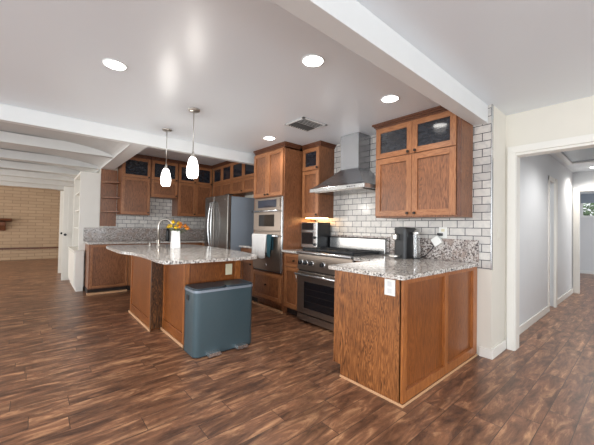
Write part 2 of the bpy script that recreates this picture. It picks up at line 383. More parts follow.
# tiles
struct('wall_tile_range', MB().box(-3.45, XE, YW-.009, YW, .86, H), 'tile_x')
struct('wall_tile_back', MB().box(XB, XB+.009, 1.0, YW, .9, 2.0), 'tile_y')
struct('trim_5', MB().box(XE-.006, XE+.004, YW-.013, YW+.02, .86, H), 'steel_bright')
# attic hatch in the hall ceiling
hb = MB()
for (x0, x1, y0, y1) in ((-.95, -.2, 5.7, 5.78), (-.95, -.2, 7.1, 7.18), (-.95, -.87, 5.78, 7.1), (-.28, -.2, 5.78, 7.1)): hb.box(x0, x1, y0, y1, 2.445, H-.001)
o = hb.build('attic_hatch', 'white'); tag(o, 'white framed attic hatch in the hallway ceiling', 'attic hatch')
pn = MB().box(-.87, -.28, 5.78, 7.1, 2.468, 2.479).build('panel', 'steel_side', o)

# ------------------------------------------------------------------ cabinet makers
MP = {'y-': lambda F: (lambda u, d, z: (u, F-d, z)), 'x+': lambda F: (lambda u, d, z: (F+d, u, z)), 'x-': lambda F: (lambda u, d, z: (F-d, u, z))}
def knob(parent, mp, u, z, d=.02, name='knob', ax=None):
    m = MB(); a = mp(u, d, z); b = mp(u, d+.012, z); c = mp(u, d+.016, z); e = mp(u, d+.030, z)
    m.tube([a, b, c, e], [.006, .006, .016, .014], 12); return m.build(name, 'bronze', parent)
def front(root, ax, Fp, u0, u1, z0, z1, kind='door', glass=None, kn=None, wood='oak', fw_=.055, g=.002, pname=None):
    """shaker front; glass=(z at which the pane starts) for glazed doors"""
    mp = MP[ax](Fp); rail = wood+('_x' if ax[0] == 'y' else '_y')
    u0 += g; u1 -= g; z0 += g; z1 -= g
    m = MB(); f = fw_
    m.face(mp, u0, u0+f, .001, .023, z0, z1).face(mp, u1-f, u1, .001, .023, z0, z1)
    m.face(mp, u0+f, u1-f, .001, .023, z0, z0+f, 1).face(mp, u0+f, u1-f, .001, .023, z1-f, z1, 1)
    if not glass: m.face(mp, u0+f, u1-f, .001, .008, z0+f, z1-f, 2)
    d = m.build(pname or kind, ['frame', 'frame'+rail[-2:], 'oak'], root, .0015)
    if glass:
        MB().face(mp, u0+f, u1-f, .004, .010, z0+f, z1-f).build('pane', 'pane', d)
    if kn: knob(d, mp, kn[0], kn[1])
    return d
def crown(root, ax, Fp, u0, u1, z0=2.42, z1=None, sides=(), back=YW-.01, wood='dark_oak'):
    z1 = z1 or z0+.058
    m = MB(); mp = MP[ax](Fp)
    s0 = .03 if 'l' in sides else 0; s1 = .03 if 'r' in sides else 0
    def ring(e):
        return u0-(e if 'l' in sides else 0), u1+(e if 'r' in sides else 0)
    for e, za, zb in ((.012, z0, z0+.02), (.026, z0+.02, z0+.038), (.042, z0+.038, z1)):
        a, b = ring(e)
        p = mp(a, e, 0); q = mp(b, e, 0)
        if ax == 'y-': m.box(p[0], q[0], p[1], back, za, zb)
        else: m.box(back, p[0], p[1], q[1], za, zb)
    return m.build('crown_molding', wood, root, .003)

# ---- island -------------------------------------------------------------
isl = thing('kitchen_island', 'oak kitchen island with stepped end panels and dark rustic corner post', 'kitchen island', (-4.0, 1.4, 0))
MB().prism([(-4.80, 1.058), (-3.83, 1.058), (-3.83, 1.185), (-3.09, 1.185), (-3.09, 1.80), (-4.80, 1.90)], .0, .885).build('body', 'honey', isl)
# front panels facing -Y: left section (Y 1.04) and right section (Y 1.165)
def framed(root, ax, Fp, u0, u1, z0, z1, name, l=.05, r=.05, b=.09, t=.05, wood='honey', mid=()):
    mp = MP[ax](Fp); rail = wood+('_x' if ax[0] == 'y' else '_y'); m = MB()
    m.face(mp, u0, u0+l, 0, .018, z0, z1).face(mp, u1-r, u1, 0, .018, z0, z1)
    m.face(mp, u0+l, u1-r, 0, .018, z0, z0+b, 1).face(mp, u0+l, u1-r, 0, .018, z1-t, z1, 1)
    for c in mid: m.face(mp, c-.025, c+.025, 0, .018, z0+b, z1-t)
    m.face(mp, u0+l, u1-r, 0, .006, z0+b, z1-t)
    k = m.mi; n_ = len(k); m.mi = [2 if q_ == 0 else q_ for q_ in k[:n_-6]]+[0]*6
    o = m.build(name, [wood, 'honey_y' if ax[0] == 'x' else 'honey_x', 'honey_rail'], root, .002); return o
framed(isl, 'y-', 1.058, -4.80, -3.83, .02, .885, 'end_panel', l=.05, r=.03, b=.11)
framed(isl, 'y-', 1.185, -3.78, -3.075, .02, .885, 'end_panel', l=.03, r=.06, b=.11)
MB().box(-3.83, -3.79, 1.04, 1.185, .02, .885).build('corner_post', 'rustic', isl, .002)
framed(isl, 'x+', -3.09, 1.167, 1.80, .02, .885, 'side_panel', l=.04, r=.07, b=.09)
MB().box(-4.82, -3.79, 1.026, 1.04, 0, .03).box(-3.79, -3.058, 1.153, 1.167, 0, .03).box(-3.072, -3.058, 1.153, 1.80, 0, .03).build('shoe_molding', 'shoe', isl, .003)
o = MB().box(-3.073, -3.067, 1.61, 1.69, .70, .82).build('outlet_plate', 'ivory', isl, .002); o['label'] = 'ivory blank outlet plate'
ct = MB().prism(smooth_closed([(-5.42, .80), (-4.75, .775), (-4.15, .775), (-3.88, .86), (-3.45, .885), (-3.0, .865), (-2.80, .89), (-2.79, 1.2), (-2.79, 1.80), (-2.86, 1.90), (-3.1, 1.97), (-3.55, 2.05), (-4.4, 2.10), (-5.2, 2.06), (-5.40, 1.85), (-5.44, 1.3)], 2), .886, .918).build('island_countertop', 'granite', None, .006)
tag(ct, 'pale speckled granite slab with wavy edge on the island', 'countertop')

# ---- peninsula ------------------------------------------------------------
XP, YP = -1.14, 1.962
pen = thing('peninsula_cabinet', 'oak peninsula base cabinet with white outlet on its end panel', 'cabinet', (-1.45, 2.6, 0))
MB().prism([(-1.69, 0), (XP-.012, 0), (XP-.012, .884), (-1.765, .884), (-1.765, .1), (-1.69, .1)], YP+.018, YW-.012, axis='y').build('body', 'honey', pen)
MB().prism([(-1.69, .0), (XP, .0), (XP, .884), (-1.768, .884), (-1.768, .1), (-1.69, .1)], YP, YP+.018, axis='y').build('end_panel', 'oak_rich', pen, .001)
m = MB(); mp = MP['x+'](XP-.012)
for (u0, u1) in ((YP, YP+.055), (2.63, 2.69), (3.26, YW-.012)): m.face(mp, u0, u1, 0, .03, .02, .884, 2)
for (u0, u1) in ((YP+.055, 2.63), (2.69, 3.26)): m.face(mp, u0, u1, 0, .03, .02, .095, 1).face(mp, u0, u1, 0, .03, .85, .884, 1).face(mp, u0, u1, 0, .006, .095, .85)
m.build('back_panel', ['honey', 'honey_rail', 'honey_rail'], pen, .002)
MB().box(-1.69, XP+.028, YP-.010, YP, 0, .018).box(XP+.018, XP+.028, YP, YW-.02, 0, .018).build('shoe_molding', 'shoe', pen, .003)
pl = MB().box(-1.272, -1.186, YP-.006, YP, .757, .874).build('outlet_plate', 'plate', pen, .002)
mo = MB()
for z in (.79, .84):
    mo.box(-1.246, -1.212, YP-.009, YP-.006, z-.018, z+.018)
mo.build('socket', 'dim', pl, .001)
for u in (2.0, 2.36): front(pen, 'x-', -1.766, u, u+.35, .12, .87, kn=(u+.3, .8))

# countertop L beside the range
cp = [(-1.83, 1.945), (-1.815, 1.93), (-1.12, 1.93), (-1.105, 1.945), (-1.105, YW-.012), (-2.15, YW-.012), (-2.15, 2.69), (-1.86, 2.69), (-1.83, 2.65)]
o = MB().prism(cp, .885, .916).build('peninsula_countertop', 'granite', None, .006); tag(o, 'speckled granite worktop on the peninsula, under the coffee maker', 'countertop')
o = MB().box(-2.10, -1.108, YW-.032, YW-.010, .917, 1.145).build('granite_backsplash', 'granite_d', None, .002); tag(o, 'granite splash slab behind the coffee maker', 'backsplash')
cc = thing('base_cabinet', 'narrow oak corner cabinet between the range and the peninsula', 'cabinet', (-1.95, 3.0, 0))
MB().box(-2.15, -1.772, 2.74, YW-.012, .1, .884).box(-2.15, -1.772, 2.80, YW-.012, 0, .1).build('body', 'oak', cc)
front(cc, 'y-', 2.74, -2.148, -1.82, .12, .87, kn=(-2.11, .8))

# ---- oven tower -----------------------------------------------------------
TX0, TX1, TY = -4.24, -3.45, 2.72
tw = thing('tall_cabinet', 'tall oak cabinet holding the microwave and wall oven', 'cabinet', (-3.85, 3.0, 0))
m = MB().box(TX0, TX0+.03, TY, YW-.01, .1, 2.42).box(TX1-.02, TX1, TY, YW-.01, 0, 2.42).box(TX0, TX1, YW-.03, YW-.01, .1, 2.42).box(TX0, TX1, TY, YW-.01, 2.40, 2.42)
m.box(TX0+.03, TX1-.02, TY+.003, YW-.03, 1.70, 2.40).box(TX0+.03, TX1-.02, TY+.003, YW-.03, .1, .56).box(TX0+.03, TX1-.02, TY+.08, YW-.03, 0, .1)
m.build('body', 'oak', tw, .001)
um = (TX0+TX1-.02)/2
front(tw, 'y-', TY, TX0, um, 1.71, 2.40, kn=(um-.04, 1.74)); front(tw, 'y-', TY, um, TX1-.02, 1.71, 2.40, kn=(um+.04, 1.74))
front(tw, 'y-', TY, TX0, TX1-.02, .14, .54, 'drawer', kn=(um+.02, .36))
crown(tw, 'y-', TY, TX0, TX1, sides='r', back=3.0)
MB().box(TX0, TX1+.012, TY-.012, TY, 0.0, .03).build('shoe_molding', 'shoe', tw)
# built-in microwave
ox0, ox1 = TX0+.035, TX1-.03
mw = thing('built_in_microwave', 'stainless built-in microwave above the wall oven', 'microwave', (-3.85, TY, 1.18))
MB().box(ox0, ox1, TY-.012, TY+.40, 1.175, 1.69).build('body', 'steel_oven', mw, .003)
MB().box(ox0+.04, ox1-.04, TY-.028, TY-.012, 1.53, 1.665).build('control_panel', 'steel_oven', mw, .002)
MB().box(ox0+.12, ox1-.12, TY-.032, TY-.028, 1.54, 1.655).build('display', 'navy_glass', mw)
d = MB().box(ox0+.005, ox1-.005, TY-.035, TY-.012, 1.19, 1.505).build('door', 'steel_oven', mw, .003)
MB().box(ox0+.16, ox1-.16, TY-.038, TY-.035, 1.25, 1.43).build('window', 'black_glass', d)
MB().tube([(ox0+.02, TY-.075, 1.482), (ox1-.02, TY-.075, 1.482)], .013).tube([(ox0+.05, TY-.075, 1.482), (ox0+.05, TY-.03, 1.482)], .008).tube([(ox1-.05, TY-.075, 1.482), (ox1-.05, TY-.03, 1.482)], .008).build('handle', 'steel_bright', d)
ov = thing('wall_oven', 'stainless wall oven with towels on its handle, below the built-in microwave', 'oven', (-3.85, TY, .57))
MB().box(ox0, ox1, TY-.012, TY+.45, .575, 1.172).build('body', 'steel_oven', ov, .003)
d = MB().box(ox0+.005, ox1-.005, TY-.035, TY-.012, .60, 1.155).build('door', 'steel_oven', ov, .003)
MB().box(ox0+.16, ox1-.22, TY-.038, TY-.035, .84, 1.03).build('window', 'black_glass', d)
MB().tube([(ox0+.02, TY-.08, 1.11), (ox1-.02, TY-.08, 1.11)], .013).tube([(ox0+.05, TY-.08, 1.11), (ox0+.05, TY-.03, 1.11)], .008).tube([(ox1-.05, TY-.08, 1.11), (ox1-.05, TY-.03, 1.11)], .008).build('handle', 'steel_bright', d)
MB().lathe([(0, 0), (.022, 0), (.022, -.004), (0, -.004)], um+.03, .66, 16, z=TY-.035, axis='y').build('badge', 'steel_bright', d)
MB().box(TX0+.03, TX1-.03, TY-.02, TY-.002, .562, .574).build('trim', 'black', ov)
MB().box(TX1-.028, TX1-.006, TY-.03, TY-.002, .575, 1.69).build('side_trim', 'steel_bright', ov, .003)
# towels over the handle
def towel(name, x0, x1, zf, zb, mat, label, n=22):
    m = MB(); path = []
    hz, hy, r = 1.11, TY-.08, .019
    path += [(hy-r, zf)]+[(hy-r, zf+(hz-zf)*i/8) for i in range(1, 9)]
    path += [(hy-r*math.cos(t*PI/6), hz+r*math.sin(t*PI/6)) for t in range(1, 6)]
    path += [(hy+r, hz-(hz-zb)*i/8) for i in range(0, 9)]
    v = []
    for i in range(n+1):
        for j, (y, z) in enumerate(path):
            u = i/n; drop = max(0, hz-z)
            wv = .012*math.sin(u*15+z*3)*min(1, drop*4)
            wv = -abs(wv) if j < 12 else min(abs(wv)*.3, .006)
            xx = x0+(x1-x0)*(u)+(.5-u)*.03*math.sin(max(0, min(1, drop*2))*PI)
            v.append((xx, y+wv, z+(.012*math.sin(u*7) if j == 0 else 0)))
    L = len(path)
    m.add(v, [(i*L+j, (i+1)*L+j, (i+1)*L+j+1, i*L+j+1) for i in range(n) for j in range(L-1)], 0, True)
    o = m.build(name, mat); s = o.modifiers.new('solid', 'SOLIDIFY'); s.thickness = .005; s.offset = 0
    tag(o, label, 'towel'); return o
towel('dish_towel', -4.14, -3.74, .77, .85, 'towel_white', 'white dish towel hanging over the wall oven handle')
towel('dish_towel', -3.73, -3.61, .80, .90, 'towel_teal', 'dark teal dish towel on the wall oven handle beside the white one')

# ---- small base cabinet left of range + glass wall cabinet ------------------
sb = thing('base_cabinet', 'narrow oak base cabinet between the tall cabinet and the range', 'cabinet', (-3.27, 3.0, 0))
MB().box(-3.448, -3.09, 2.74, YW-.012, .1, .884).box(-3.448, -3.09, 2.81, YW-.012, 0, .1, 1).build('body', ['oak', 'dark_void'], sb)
front(sb, 'y-', 2.74, -3.42, -3.092, .69, .87, 'drawer', kn=(-3.2, .78), fw_=.04); front(sb, 'y-', 2.74, -3.42, -3.092, .12, .685, kn=None)
MB().tube([(-3.12, 2.69, .5), (-3.12, 2.69, .62)], .006).build('handle', 'bright_knob', sb)
o = MB().box(-3.448, -3.088, 2.69, YW-.012, .885, .916).build('small_countertop', 'granite', None, .005); tag(o, 'small granite worktop under the toaster oven, left of the range', 'countertop')
gc = thing('wall_cabinet', 'narrow oak wall cabinet with one glass pane left of the hood', 'cabinet', (-3.25, 3.2, 1.39))
MB().box(-3.447, -3.07, 3.06, YW-.012, 1.39, 2.42).build('body', 'oak', gc, .001)
front(gc, 'y-', 3.06, -3.42, -3.072, 2.085, 2.41, glass=True, kn=(-3.10, 2.11)); front(gc, 'y-', 3.06, -3.42, -3.072, 1.40, 2.08, kn=(-3.10, 1.43))
crown(gc, 'y-', 3.06, -3.447, -3.07, sides='r', back=YW-.012)
MB().box(-3.40, -3.12, 3.10, 3.30, 1.378, 1.39).build('under_cabinet_light', 'warmlit', gc)
light('under_cabinet_lamp', 'AREA', (-3.26, 3.22, 1.37), 1.6, (1, .6, .25), (0, 0, 0), shape='RECTANGLE', size=.3, size_y=.15)

# ---- large upper cabinet ----------------------------------------------------
uc = thing('wall_cabinet', 'large oak wall cabinet with two glass panes above the peninsula', 'cabinet', (-1.65, 3.2, 1.37))
MB().box(-2.12, -1.17, 3.06, YW-.012, 1.37, 2.42).build('body', 'oak', uc, .001)
MB().box(-1.20, -1.165, 3.045, 3.06, 1.375, 2.305).build('side_stile', 'dark_oak', uc, .001)
for u0, u1, k in ((-2.115, -1.66, -1.70), (-1.66, -1.205, -1.62)):
    front(uc, 'y-', 3.06, u0, u1, 2.058, 2.415, glass=True, kn=(k, 2.083), fw_=.058)
    front(uc, 'y-', 3.06, u0, u1, 1.385, 2.052, kn=(k, 1.415), fw_=.062)
crown(uc, 'y-', 3.06, -2.12, -1.22, sides='l', back=YW-.012)

# ---- range ------------------------------------------------------------------
RX0, RX1, RY = -3.082, -2.158, 2.70
rg = thing('gas_range', 'stainless professional gas range with black grates and oven window', 'range', (-2.62, 3.0, 0))
MB().box(RX0, RX1, RY, 3.345, .12, .90).box(RX0+.03, RX1-.03, RY+.05, 3.3, .03, .12, 1).build('body', ['steel_v', 'black'], rg, .002)
for x in (RX0+.05, RX1-.05):
    for y in (RY+.08, 3.28): MB().lathe([(0, 0), (.022, 0), (.022, .04), (0, .04)], x, y, 12).build('foot', 'black', rg)
MB().box(RX0+.01, RX1-.01, RY-.022, RY, .03, .11).build('kick_panel', 'steel_oven', rg, .003)
d = MB().box(RX0+.006, RX1-.006, RY-.03, RY, .125, .665).build('oven_door', 'steel_oven', rg, .005)
MB().box(RX0+.15, RX1-.15, RY-.034, RY-.03, .20, .54).build('window', 'black_glass', d)
rk = MB()
for z in (.29, .37, .45): rk.box(RX0+.17, RX1-.17, RY-.035, RY-.034, z, z+.004)
rk.build('rack', 'steel_v', d)
MB().tube([(RX0+.03, RY-.085, .635), (RX1-.03, RY-.085, .635)], .016).tube([(RX0+.07, RY-.085, .635), (RX0+.07, RY-.02, .635)], .011).tube([(RX1-.07, RY-.085, .635), (RX1-.07, RY-.02, .635)], .011).build('handle', 'steel_bright', d)
MB().prism([(RY-.03, .69), (RY, .69), (RY, .89), (RY-.012, .89)], RX0+.004, RX1-.004, axis='x').build('control_panel', 'steel_oven', rg, .002)
for i, x in enumerate((-3.0, -2.905, -2.80, -2.60, -2.40, -2.26)):
    k = MB().lathe([(.0, .0), (.036, 0), (.036, -.008), (.027, -.012)], x, .785, 20, z=RY-.022, axis='y').build('knob_ring', 'steel_bright', rg)
    MB().lathe([(.026, -.012), (.024, -.045), (.020, -.05), (0, -.05)], x, .785, 20, z=RY-.022, axis='y').box(x-.004, x+.004, RY-.082, RY-.04, .765, .808).build('knob', 'black', k)
MB().tube([(RX0+.002, RY-.035, .915), (RX1-.002, RY-.035, .915)], .019).box(RX0+.002, RX1-.002, RY-.035, 3.30, .899, .925).build('cooktop', 'steel_bright', rg, .002)
MB().box(RX0+.03, RX1-.03, RY+.03, 3.27, .925, .931).build('burner_tray', 'iron', rg)
for gx in range(3):
    g0 = RX0+.03+gx*(RX1-RX0-.06)/3; g1 = g0+(RX1-RX0-.06)/3-.008
    g = MB()
    for y in (RY+.04, RY+.30, 3.26): g.box(g0, g1, y-.008, y+.008, .945, .965)
    for x in (g0+.008, (g0+g1)/2, g1-.008): g.box(x-.007, x+.007, RY+.04, 3.26, .945, .965)
    for y in (RY+.10, RY+.17, RY+.37, RY+.46): g.box(g0, g1, y-.006, y+.006, .95, .965)
    for x in (g0+.01, g1-.01):
        for y in (RY+.05, 3.25): g.box(x-.01, x+.01, y-.01, y+.01, .931, .946)
    g.build('grate', 'iron', rg, .002)
    for y in (RY+.15, RY+.42):
        MB().lathe([(0, .022), (.045, .022), (.052, .012), (.052, 0)], (g0+g1)/2, y, 20, z=.926).build('burner', 'iron', rg)
MB().box(RX0+.02, RX1+.02, 3.285, 3.335, .926, 1.11).build('backguard', 'steel_bright', rg, .004)
MB().box(RX0+.02, RX1+.02, 3.26, 3.335, 1.11, 1.122).build('backguard_cap', 'black', rg, .002)
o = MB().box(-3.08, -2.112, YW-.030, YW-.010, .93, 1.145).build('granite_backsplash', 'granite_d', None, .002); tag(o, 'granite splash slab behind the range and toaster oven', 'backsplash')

# ---- hood -------------------------------------------------------------------
hd = thing('range_hood', 'stainless chimney range hood above the gas range', 'range hood', (-2.615, 3.1, 1.72))
hx0, hx1, hy0, hy1 = -3.075, -2.15, 2.87, YW-.012
MB().box(hx0, hx1, hy0, hy1, 1.725, 1.775).build('rim', 'steel_bright', hd, .004)
cx0, cx1, cy0 = -2.72, -2.42, 3.10
nst = 8; m = MB(); vs = []
for i in range(nst+1):
    t = i/nst; e = t**.62   # gently concave
    vs += [(hx0+(cx0-hx0)*t, hy0+(cy0-hy0)*t, 1.775+.245*(t**1.15)), (hx1+(cx1-hx1)*t, hy0+(cy0-hy0)*t, 1.775+.245*(t**1.15)),
           (hx1+(cx1-hx1)*t, hy1, 1.775+.245*(t**1.15)), (hx0+(cx0-hx0)*t, hy1, 1.775+.245*(t**1.15))]
m.add(vs, [(i*4+j, i*4+(j+1) % 4, i*4+4+(j+1) % 4, i*4+4+j) for i in range(nst) for j in range(4)], 0, False)
m.build('canopy', 'steel_hood', hd)
MB().box(cx0, cx1, cy0, hy1, 2.018, H-.002).build('chimney', 'steel_hood', hd, .003)
MB().box(hx0+.06, hx1-.06, hy0+.05, hy1-.04, 1.715, 1.727).build('filter', 'steel_v', hd)
for i in range(4): MB().lathe([(0, 0), (.007, 0), (.007, -.006), (0, -.006)], -2.40+.035*i, 1.75, 10, z=hy0, axis='y').build('button', 'black', hd)

# ---- toaster oven -------------------------------------------------------------
to = thing('toaster_oven', 'black and stainless toaster oven on the counter left of the range', 'toaster oven', (-3.26, 3.15, .917))
tx0, tx1, ty0, ty1 = -3.435, -3.092, 3.06, 3.325
MB().box(tx0, tx1, ty0, ty1, .945, 1.325).build('body', 'black', to, .008)
MB().box(tx0+.002, tx1-.002, ty0-.012, ty0, .95, 1.32).build('front_frame', 'steel_bright', to, .004)
MB().box(tx0+.02, tx1-.085, ty0-.018, ty0-.012, 1.0, 1.17).build('window', 'black_glass', to)
MB().box(tx0+.02, tx1-.085, ty0-.016, ty0-.012, 1.21, 1.31).build('upper_window', 'black_glass', to)
MB().tube([(tx0+.03, ty0-.045, 1.19), (tx1-.09, ty0-.045, 1.19)], .008).tube([(tx0+.05, ty0-.045, 1.19), (tx0+.05, ty0-.01, 1.19)], .005).tube([(tx1-.11, ty0-.045, 1.19), (tx1-.11, ty0-.01, 1.19)], .005).build('handle', 'steel', to)
for z in (1.0, 1.1): MB().lathe([(.02, 0), (.018, -.02), (0, -.02)], tx1-.045, z, 14, z=ty0-.012, axis='y').build('knob', 'black', to)
for x in (tx0+.03, tx1-.03):
    for y in (ty0+.03, ty1-.03): MB().lathe([(0, 0), (.014, 0), (.014, .03), (0, .03)], x, y, 10, z=.917).build('foot', 'black', to)

# ---- coffee maker ---------------------------------------------------------------
cf = thing('coffee_maker', 'black capsule coffee maker on the peninsula worktop', 'coffee maker', (-1.76, 3.12, .917))
MB().prism(rrect(-1.875, -1.725, 3.05, 3.27, .035), .917, 1.235).build('body', 'black', cf, .01)
MB().prism([(-1.875, 1.235), (-1.725, 1.235), (-1.74, 1.258), (-1.80, 1.268), (-1.86, 1.258)], 3.06, 3.28, axis='y').build('lever_head', 'black', cf, .008)
MB().box(-1.85, -1.80, 2.98, 3.05, 1.12, 1.19).build('spout', 'bright_knob', cf, .012)
MB().prism(rrect(-1.885, -1.775, 2.95, 3.05, .03), .94, .955).build('drip_tray', 'bright_knob', cf, .003)
MB().prism(rrect(-1.700, -1.655, 3.15, 3.24, .022), .93, 1.19).build('water_tank', 'clear', cf)
MB().prism(rrect(-1.715, -1.635, 3.14, 3.25, .03), 1.19, 1.21).build('tank_lid', 'bright_knob', cf, .003)
MB().prism(rrect(-1.715, -1.65, 3.14, 3.25, .03), .917, .93).build('tank_base', 'black', cf)
# outlet, adapter and cord
ol = thing('wall_outlet', 'white wall outlet on the tiles above the granite splash', 'outlet', (-1.46, YW-.009, 1.2))
MB().box(-1.505, -1.42, YW-.015, YW-.0095, 1.155, 1.27).build('plate', 'plate', ol, .002)
MB().box(-1.48, -1.445, YW-.018, YW-.015, 1.222, 1.25).build('socket', 'ivory', ol)
pg = thing('power_adapter', 'white power adapter tilted under a black plug behind the coffee maker', 'adapter', (-1.50, YW-.05, 1.12))
s2 = .045; an = .6
q = [(-1.512+s2*(math.cos(an)*a_-math.sin(an)*b_), 1.118+s2*(math.sin(an)*a_+math.cos(an)*b_)) for a_, b_ in ((-1, -1), (1, -1), (1, 1), (-1, 1))]
MB().prism(q, YW-.066, YW-.034, axis='y').build('body', 'plate', pg, .004)
MB().box(-1.515, -1.46, YW-.045, YW-.016, 1.175, 1.205).build('plug', 'black', pg, .004)
pts = [(-1.53, YW-.05, 1.09), (-1.56, YW-.06, 1.03), (-1.62, YW-.07, .96), (-1.68, YW-.06, .925), (-1.76, YW-.05, .924), (-1.80, YW-.05, .924)]
MB().tube(pts, .005, 8).build('cord', 'black', pg)

# ---- refrigerator -----------------------------------------------------------------
fr = thing('refrigerator', 'stainless french door refrigerator with ice dispenser beyond the island', 'refrigerator', (-5.1, 2.9, 0))
fx0, fx1, fy = -5.57, -4.66, 2.46
MB().box(fx0+.01, fx1-.01, fy+.075, 3.25, .03, 1.76).build('body', 'steel_side', fr, .004)
xm = -5.19
d1 = MB().box(fx0, xm-.003, fy, fy+.07, .72, 1.785).build('door', 'steel_v', fr, .008)
d2 = MB().box(xm+.003, fx1, fy, fy+.07, .72, 1.785).build('door', 'steel_v', fr, .008)
dr = MB().box(fx0, fx1, fy, fy+.07, .06, .71).build('freezer_drawer', 'steel_v', fr, .008)
MB().box(fx0+.02, fx1-.02, fy+.1, 3.2, .0, .04).build('plinth', 'black', fr)
MB().box(fx1-.14, fx1-.03, fy+.02, fy+.12, 1.785, 1.80).build('hinge_cover', 'black', fr, .003)
MB().box(-5.47, -5.30, fy-.004, fy, .90, 1.16).build('dispenser', 'black_glass', d1)
MB().box(-4.79, -4.72, fy-.002, fy, 1.70, 1.715).build('badge', 'steel_bright', d2)
for dd, x, sg in ((d1, xm-.04, -1), (d2, xm+.04, 1)):
    pts = [(x, fy, .82), (x, fy-.05, .84)]+[(x+sg*.018*math.sin(PI*i/8), fy-.05-.03*math.sin(PI*i/8), .84+.82*i/8) for i in range(1, 8)]+[(x, fy-.05, 1.66), (x, fy, 1.68)]
    MB().tube(pts, .013, 10).build('handle', 'steel_bright', dd)
MB().tube([(fx0+.1, fy, .63), (fx0+.1, fy-.06, .63), (fx1-.1, fy-.06, .63), (fx1-.1, fy, .63)], .013, 10).build('handle', 'steel_bright', dr)

# ---- base + counter between fridge and tower --------------------------------------
nb = thing('base_cabinet', 'oak base cabinet with drawer between the refrigerator and the tall cabinet', 'cabinet', (-4.45, 3.0, 0))
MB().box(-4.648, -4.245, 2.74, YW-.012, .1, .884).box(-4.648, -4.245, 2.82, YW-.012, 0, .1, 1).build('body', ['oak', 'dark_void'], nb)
front(nb, 'y-', 2.74, -4.645, -4.25, .69, .87, 'drawer', kn=(-4.45, .78), fw_=.04); front(nb, 'y-', 2.74, -4.645, -4.25, .12, .685, kn=(-4.30, .62))
o = MB().box(-4.648, -4.243, 2.68, YW-.012, .885, .916).build('small_countertop', 'granite', None, .005); tag(o, 'small granite worktop beside the refrigerator', 'countertop')

# ---- cabinets over fridge (face -Y) ------------------------------------------------
for (x0, x1, zb, lab, edges) in ((-5.62, -4.53, 1.90, 'oak wall cabinet with glass panes above the refrigerator', (-5.62, -5.16, -4.70)),
                                 (-6.54, -5.625, 1.45, 'oak corner wall cabinet with glass panes left of the refrigerator', (-6.50, -6.06, -5.63))):
    c_ = thing('wall_cabinet', lab, 'cabinet', ((x0+x1)/2, 3.2, zb))
    MB().box(x0, x1, 3.06, YW-.012, zb, 2.565).build('body', 'oak', c_)
    for a_, b_ in zip(edges, edges[1:]):
        front(c_, 'y-', 3.06, a_, b_, 2.185, 2.55, glass=True, fw_=.05); front(c_, 'y-', 3.06, a_, b_, zb+.01, 2.18, fw_=.045, kn=(b_-.03, zb+.04))
    crown(c_, 'y-', 3.06, x0, x1, 2.565, back=3.2)

# ---- back wall uppers (face +X) ------------------------------------------------------
XU = -6.56
for (y0, y1, zb, lab, nd) in ((1.215, 1.735, 1.435, 'oak wall cabinet beside the open corner shelf', 1), (1.74, 2.275, 1.81, 'short oak wall cabinet over the gap of tiled wall', 1), (2.28, 3.055, 1.445, 'wide oak wall cabinet reaching into the far corner', 2)):
    c_ = thing('wall_cabinet', lab, 'cabinet', (-6.74, (y0+y1)/2, zb))
    MB().box(XB+.011, XU, y0, y1, zb, 2.565).build('body', 'oak', c_)
    for i in range(nd):
        a_ = y0+.01+(y1-y0-.02)*i/nd; b_ = y0+.01+(y1-y0-.02)*(i+1)/nd
        front(c_, 'x+', XU, a_, b_, 2.165, 2.55, glass=True, kn=(b_-.03, 2.19), fw_=.05); front(c_, 'x+', XU, a_, b_, zb+.01, 2.16, fw_=.05, kn=(b_-.03, zb+.05))
    crown(c_, 'x+', XU, y0, y1, 2.565, back=XB+.012)
sh = thing('corner_shelf', 'open oak corner shelf at the left end of the back wall cabinets', 'shelf', (-6.8, 1.05, 1.2))
MB().box(XB+.001, XB+.018, .935, 1.205, 1.205, 2.312).build('back_board', 'oak', sh)
for z in (1.205+.27, 1.205+.54, 1.205+.83):
    MB().prism([(XB+.018, .95)]+[(XB+.018+.30*math.sin(PI/2*i/8), 1.205-.25*math.cos(PI/2*i/8)) for i in range(9)]+[(XB+.018, 1.205)], z, z+.02).build('shelf_board', 'oak', sh, .002)

# ---- back base run -----------------------------------------------------------------
for i, (y0, y1, lab) in enumerate(((.715, 1.32, 'oak base cabinet at the left end of the back counter'), (1.325, 2.2, 'oak sink base cabinet under the back counter'), (2.205, 3.355, 'oak corner base cabinet near the refrigerator'))):
    c_ = thing('base_cabinet', lab, 'cabinet', (-6.6, (y0+y1)/2, 0))
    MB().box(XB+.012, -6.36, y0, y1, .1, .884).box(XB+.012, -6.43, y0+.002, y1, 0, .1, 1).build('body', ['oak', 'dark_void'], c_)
    if i == 0: front(c_, 'x+', -6.36, y0+.02, y1, .12, .87, fw_=.035, kn=(y1-.04, .78)); MB().box(-6.43, -6.36, y0-.014, y1, 0, .03).build('shoe_molding', 'shoe', c_)
    else:
        yc = (y0+y1)/2 if i == 1 else 2.62
        front(c_, 'x+', -6.36, y0, yc, .12, .87, kn=(yc-.04, .78)); front(c_, 'x+', -6.36, yc, y1 if i == 1 else 2.72, .12, .87, kn=(yc+.04, .78))
c_ = thing('base_cabinet', 'oak base cabinet hidden behind the island left of the refrigerator', 'cabinet', (-5.95, 3.0, 0))
MB().box(-6.355, -5.60, 2.76, YW-.012, .1, .884).box(-6.355, -5.60, 2.84, YW-.012, 0, .1).build('body', 'oak', c_)
front(c_, 'y-', 2.76, -6.33, -5.61, .12, .87, kn=(-5.66, .78))
o = MB().prism([(XB+.012, .69), (-6.33, .69), (-6.33, 2.72), (-5.59, 2.72), (-5.59, YW-.012), (XB+.012, YW-.012)], .885, .916).build('back_countertop', 'granite', None, .005)
tag(o, 'long granite worktop along the back kitchen wall', 'countertop')
